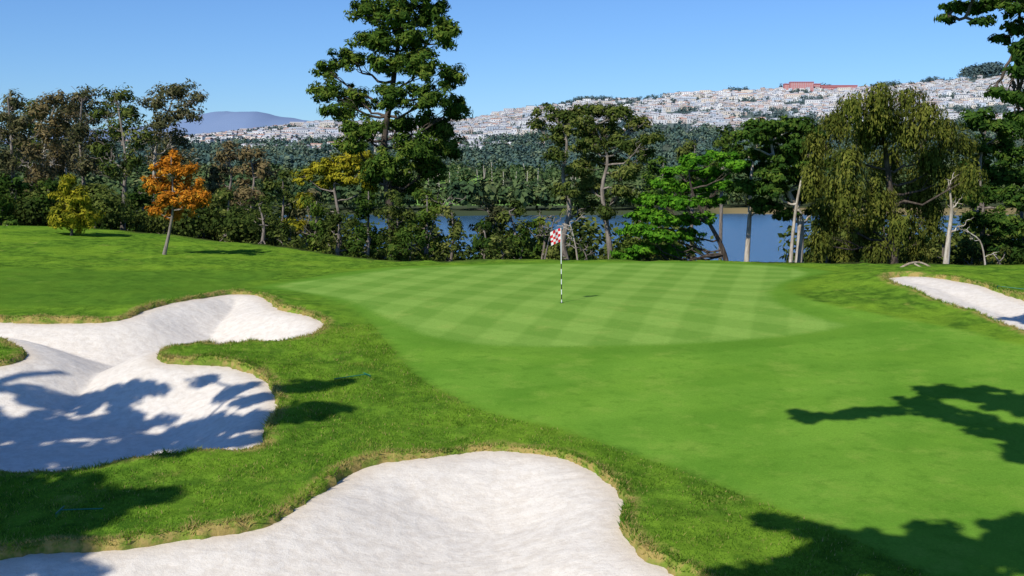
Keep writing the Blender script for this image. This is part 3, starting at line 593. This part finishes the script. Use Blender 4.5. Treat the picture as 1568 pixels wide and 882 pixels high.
h = rng.uniform(9, 21, len(x)); far_trees('far_woodland', x, y, h, h*rng.uniform(.35, .6, len(x)), 75, m_far2, 62, .3, .75, 1)
ac = Acc(); 
for k in range(24):
    yy = rng.uniform(860, 1000); xx = -15+rng.uniform(-70, 70); z = float(G(xx, yy)); hh = rng.uniform(14, 20)
    ac.tube([(xx, yy, z-1), (xx+rng.normal(0, .4), yy, z+hh*.5), (xx+rng.normal(0, .8), yy, z+hh)], [.5, .4, .3], 5)
ac.mesh('far_tree_trunks', bk_pale)
xx = -15+rng.uniform(-75, 75, 26); yy = rng.uniform(860, 1000, 26); hh = rng.uniform(20, 25, 26)
far_trees('far_fairway_trees', xx, yy, hh, hh*.18, 34, m_far1, 63, 0)

# ---------------------------------------------------------------- hillside city
def city():
    rg = np.random.default_rng(77); Q = []; C = []
    rows = []; yy = 1700.
    while yy < 3230: rows.append(yy); yy += 34 if len(rows) % 2 else 19
    TX = []; TY = []
    for yr in rows:
        xs = np.arange(-820, 1650, 1.); wys = yr+45*np.sin(xs/310+yr/400)+18*np.sin(xs/120)
        gs = G(xs, wys); ns = fbm(xs/95, wys/95, 71, 3)
        x = -820.
        while x < 1640:
            w = rg.uniform(7.5, 13)
            if rg.random() < .04: w = rg.uniform(18, 38)
            x += w+(rg.uniform(8, 16) if rg.random() < .12 else .3)
            ix = min(int(x+820), len(xs)-1); wy = float(wys[ix])
            if abs(x) > .5*wy+60: continue
            nz = float(ns[ix]); f = min(max((wy-1700)/1500, 0), 1)
            if nz < .365+.18*(1-f)**1.5-.05*(x > 600)-.07*(x < 0):
                if rg.random() < .6: TX.append(x); TY.append(wy)
                continue
            g = float(gs[ix]); h = rg.uniform(6, 11) if w < 15 else rg.uniform(8, 15); dp = rg.uniform(11, 15)
            a = .25*math.cos(x/310+yr/400)+rg.normal(0, .05); ca, sa = math.cos(a), math.sin(a)
            base = rg.integers(0, 7); wc = [(.82, .80, .76), (.66, .66, .66), (.76, .67, .54), (.56, .62, .68), (.60, .48, .40)][max(0, base-2)]
            wc = np.array(wc)*rg.uniform(.8, 1.05); rc = np.array([.30, .30, .32])*rg.uniform(.5, 1.5) if rg.random() < .8 else np.array([.42, .25, .18])
            def pt(u, v, z): return (x+u*ca-v*sa, wy+u*sa+v*ca, g+z)
            hw = w/2; gab = rg.uniform(.5, 2.5)
            Q.append([pt(-hw, 0, -6), pt(hw, 0, -6), pt(hw, 0, h), pt(-hw, 0, h)]); C.append(wc)
            Q.append([pt(-hw, dp, -3), pt(-hw, 0, -6), pt(-hw, 0, h), pt(-hw, dp, h)]); C.append(wc*.96)
            Q.append([pt(hw, 0, -6), pt(hw, dp, -3), pt(hw, dp, h), pt(hw, 0, h)]); C.append(wc*.96)
            Q.append([pt(hw, dp, -3), pt(-hw, dp, -3), pt(-hw, dp, h), pt(hw, dp, h)]); C.append(wc)
            Q.append([pt(-hw, 0, h), pt(hw, 0, h), pt(hw, dp/2, h+gab), pt(-hw, dp/2, h+gab)]); C.append(rc)
            Q.append([pt(-hw, dp/2, h+gab), pt(hw, dp/2, h+gab), pt(hw, dp, h), pt(-hw, dp, h)]); C.append(rc)
            nwn = max(1, int(w/4.5))
            for k in range(nwn):
                uc = -hw+(k+.5)*w/nwn
                for zz in ((h-3.4,) if rg.random() < .4 else (h-3.4, h-6.6)):
                    Q.append([pt(uc-1., -.12, zz), pt(uc+1., -.12, zz), pt(uc+1., -.12, zz+1.8), pt(uc-1., -.12, zz+1.8)]); C.append(np.array([.08, .10, .13]))
    Q = np.array(Q); C = np.repeat(np.array(C), 4, 0)
    t = NT('painted_stucco'); m = t.done(t.diff(t.mix(.06, t.attr('col', 'Color'), (.45, .55, .70))))  # wall and roof paint with a little blue haze mixed into the colour
    mesh_np('hillside_houses', Q.reshape(-1, 3), np.arange(len(Q)*4).reshape(-1, 4), m, col=np.clip(C, 0, .85))
    TX = np.array(TX); TY = np.array(TY); TX = np.concatenate([TX, rg.uniform(-900, 1600, 900)]); TY = np.concatenate([TY, rg.uniform(1700, 3250, 900)])
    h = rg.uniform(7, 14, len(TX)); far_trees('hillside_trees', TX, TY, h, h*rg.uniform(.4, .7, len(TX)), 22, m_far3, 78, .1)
    X_, Y_ = [], []
    for px, n, sx in ((905, 70, 30), (1490, 110, 24), (1505, 60, 14), (1125, 30, 14), (1350, 40, 22), (1420, 25, 14), (1240, 12, 40)):
        xc = (px-784)/F*3200; X_.append(rg.normal(xc, sx*1.0, n)); Y_.append(rg.uniform(3150, 3260, n))
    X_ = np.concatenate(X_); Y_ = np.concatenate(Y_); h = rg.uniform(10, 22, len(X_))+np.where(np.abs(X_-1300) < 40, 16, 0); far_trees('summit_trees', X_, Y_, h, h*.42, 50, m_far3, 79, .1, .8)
    Q = []; C = []
    for px0, px1, yb, h in ((1196, 1250, 3120, 14), (1248, 1306, 3135, 10), (1205, 1240, 3100, 20), (1256, 1290, 3060, 9)):
        x0, x1 = (px0-784)/F*yb, (px1-784)/F*yb; g = float(G((x0+x1)/2, yb))+4; d = 16
        def bx(a, b, y0, y1, z0, z1, c):
            Q.extend([[(a, y0, z0), (b, y0, z0), (b, y0, z1), (a, y0, z1)], [(a, y1, z0), (a, y0, z0), (a, y0, z1), (a, y1, z1)], [(b, y0, z0), (b, y1, z0), (b, y1, z1), (b, y0, z1)], [(a, y0, z1), (b, y0, z1), (b, y1, z1), (a, y1, z1)]]); C.extend([c]*4)
        bx(x0, x1, yb, yb+d, g-12, g+h, (.55, .22, .20)); bx(x0-1, x1+1, yb-1, yb+d+1, g+h+.01, g+h+2, (.48, .12, .11))
        k = x0+3
        while k < x1-3:
            for zz in np.arange(g+1, g+h-2, 4): bx(k, k+2.5, yb-.3, yb-.2, zz, zz+1.8, (.6, .5, .48))
            k += 6
    Q = np.array(Q, float)
    mesh_np('red_apartment_block', Q.reshape(-1, 3), np.arange(len(Q)*4).reshape(-1, 4), m, col=np.repeat(np.array(C), 4, 0))
city()

gx = np.linspace(-5200, -300, 160); gy = np.linspace(7000, 9600, 30); GX, GY = np.meshgrid(gx, gy)
pr = np.interp(GX, (np.array([-200, 100, 250, 300, 340, 375, 400, 430, 470, 500, 540, 620])-784)/F*8200, [(265-v)/F*8200 for v in (235, 205, 190, 180, 174, 172, 173, 180, 184, 190, 205, 262)])
GZ = pr*np.exp(-((GY-8200)/700)**2)*(.92+.16*fbm(GX/300, GY/300, 91))
r, c_ = GX.shape; ii = np.arange(r*c_).reshape(r, c_)
t = NT('haze_tinted_mountain'); mt = t.done(t.diff(t.mix(t.noise(t.pos(), .003, 4), (.15, .22, .36), (.20, .27, .40))))  # blue base colour stands in for haze over the mountain
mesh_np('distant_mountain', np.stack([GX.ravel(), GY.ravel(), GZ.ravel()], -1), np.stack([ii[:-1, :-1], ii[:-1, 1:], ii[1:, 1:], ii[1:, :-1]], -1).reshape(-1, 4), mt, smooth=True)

# ---------------------------------------------------------------- flagstick
g = cast(860, 464); gz = float(T(g[0], g[1])); root = empty('golf_flagstick')
wht = plain('flagstick_white', (.8, .8, .78)); blk = plain('flagstick_black', (.02, .02, .02)); redm = plain('flag_red', (.62, .02, .03), .7, .2)
fw = plain('flag_white', (.8, .78, .78), .7, .2)
zt = 2.2; cuts = [0, .1, .25, .4, .55, .7, .85, 1.0, 1.15, zt]
lean = -.03
for i in range(len(cuts)-1):
    ac = Acc(); a, b = cuts[i], cuts[i+1]
    ac.tube([(g[0]+lean*a/zt, g[1], gz+a), (g[0]+lean*(a+b)/2/zt, g[1], gz+(a+b)/2), (g[0]+lean*b/zt, g[1], gz+b)], .014, 10)
    ac.mesh(f'pole_section_{i+1}', wht if i % 2 == 0 else blk, root)
nu, nv = 20, 25; U, Vv = np.meshgrid(np.linspace(0, 1, nu+1), np.linspace(0, 1, nv+1))
fx = g[0]+lean-.015-.30*U*(1-.12*Vv); fy = g[1]+.045*np.sin(U*7+Vv*1.5)*U**.5-.05*U; fz = gz+zt-.01-.40*Vv-.13*U**1.3+.02*np.sin(Vv*6+U*3)*U
ii = np.arange((nu+1)*(nv+1)).reshape(nv+1, nu+1); fc = np.stack([ii[:-1, :-1], ii[:-1, 1:], ii[1:, 1:], ii[1:, :-1]], -1).reshape(-1, 4)
cu, cv = np.meshgrid(np.arange(nu)//5, np.arange(nv)//5)
mesh_np('flag', np.stack([fx.ravel(), fy.ravel(), fz.ravel()], -1), fc, mats=[redm, fw], midx=((cu+cv) % 2).ravel(), parent=root, smooth=True)
a = np.linspace(0, 2*np.pi, 25)[:-1]
V = np.concatenate([np.stack([g[0]+.054*np.cos(a), g[1]+.054*np.sin(a), 0*a+gz+.012], -1), [[g[0], g[1], gz+.012]]])
mesh_np('cup_dark_disc', V, [(i, (i+1) % 24, 24) for i in range(24)], blk, parent=root)  # flat black disc painted for the shade inside the cup

# ---------------------------------------------------------------- rakes
rg_m = plain('rake_green', (.01, .16, .10), .4)
for (p0, p1) in (((562, 577), (512, 584)), ((92, 787), (158, 784)), ((1528, 441), (1572, 446))):
    a = cast(*p0); b = cast(*p1); root = empty('bunker_rake')
    dd = unit(b-a); b = a+dd*min(1.6, np.linalg.norm(b-a))
    A = np.array([*a, float(T(*a))+.05]); B = np.array([*b, float(T(*b))+.05]); ac = Acc(); ac.tube([A, (A+B)/2, B], .010, 6); ac.mesh('handle', rg_m, root)
    pr_ = np.array([-dd[1], dd[0], 0]); ac = Acc(); ac.tube([A-pr_*.2, A, A+pr_*.2], .010, 6)
    for k in np.linspace(-.19, .19, 9): ac.tube([A+pr_*k, A+pr_*k+np.array([0, 0, -.03]), A+pr_*k+np.array([0, 0, -.06])], .004, 4)
    ac.mesh('head_with_tines', rg_m, root)

# ---------------------------------------------------------------- light, sky, camera
w = bpy.data.worlds.new('World'); scene.world = w; w.use_nodes = True
nt = w.node_tree; nt.nodes.clear()
sky = nt.nodes.new('ShaderNodeTexSky'); sky.sky_type = 'NISHITA'; sky.sun_disc = False
sky.sun_elevation = EL; sky.sun_rotation = math.atan2(-.55, -.83)
sky.air_density = 1.0; sky.dust_density = .05; sky.ozone_density = 3.5; sky.altitude = 50
mul = nt.nodes.new('ShaderNodeMix'); mul.data_type = 'RGBA'; mul.blend_type = 'MULTIPLY'; mul.inputs[0].default_value = 1
mul.inputs[7].default_value = (.78, 1.12, 1.62, 1); nt.links.new(sky.outputs[0], mul.inputs[6])
bg = nt.nodes.new('ShaderNodeBackground'); bg.inputs[1].default_value = .078
wo = nt.nodes.new('ShaderNodeOutputWorld'); nt.links.new(mul.outputs[2], bg.inputs[0]); nt.links.new(bg.outputs[0], wo.inputs[0])
sl = bpy.data.lights.new('sun', 'SUN'); sl.energy = 4.7; sl.angle = math.radians(.5); sl.color = (1, .95, .86)
so = bpy.data.objects.new('sun', sl); scene.collection.objects.link(so)
so.rotation_euler = Vector((SD[0]*math.cos(EL), SD[1]*math.cos(EL), -math.sin(EL))).to_track_quat('-Z', 'Y').to_euler()
cam = bpy.data.cameras.new('camera'); co = bpy.data.objects.new('camera', cam); scene.collection.objects.link(co)
cam.sensor_width = 36; cam.lens = F/1568*36; cam.clip_end = 30000; cam.clip_start = .1
co.location = (0, 0, CZ); co.rotation_euler = (math.pi/2-TH, 0, 0); scene.camera = co
scene.view_settings.view_transform = 'Standard'; scene.view_settings.look = 'None'; scene.view_settings.exposure = 0
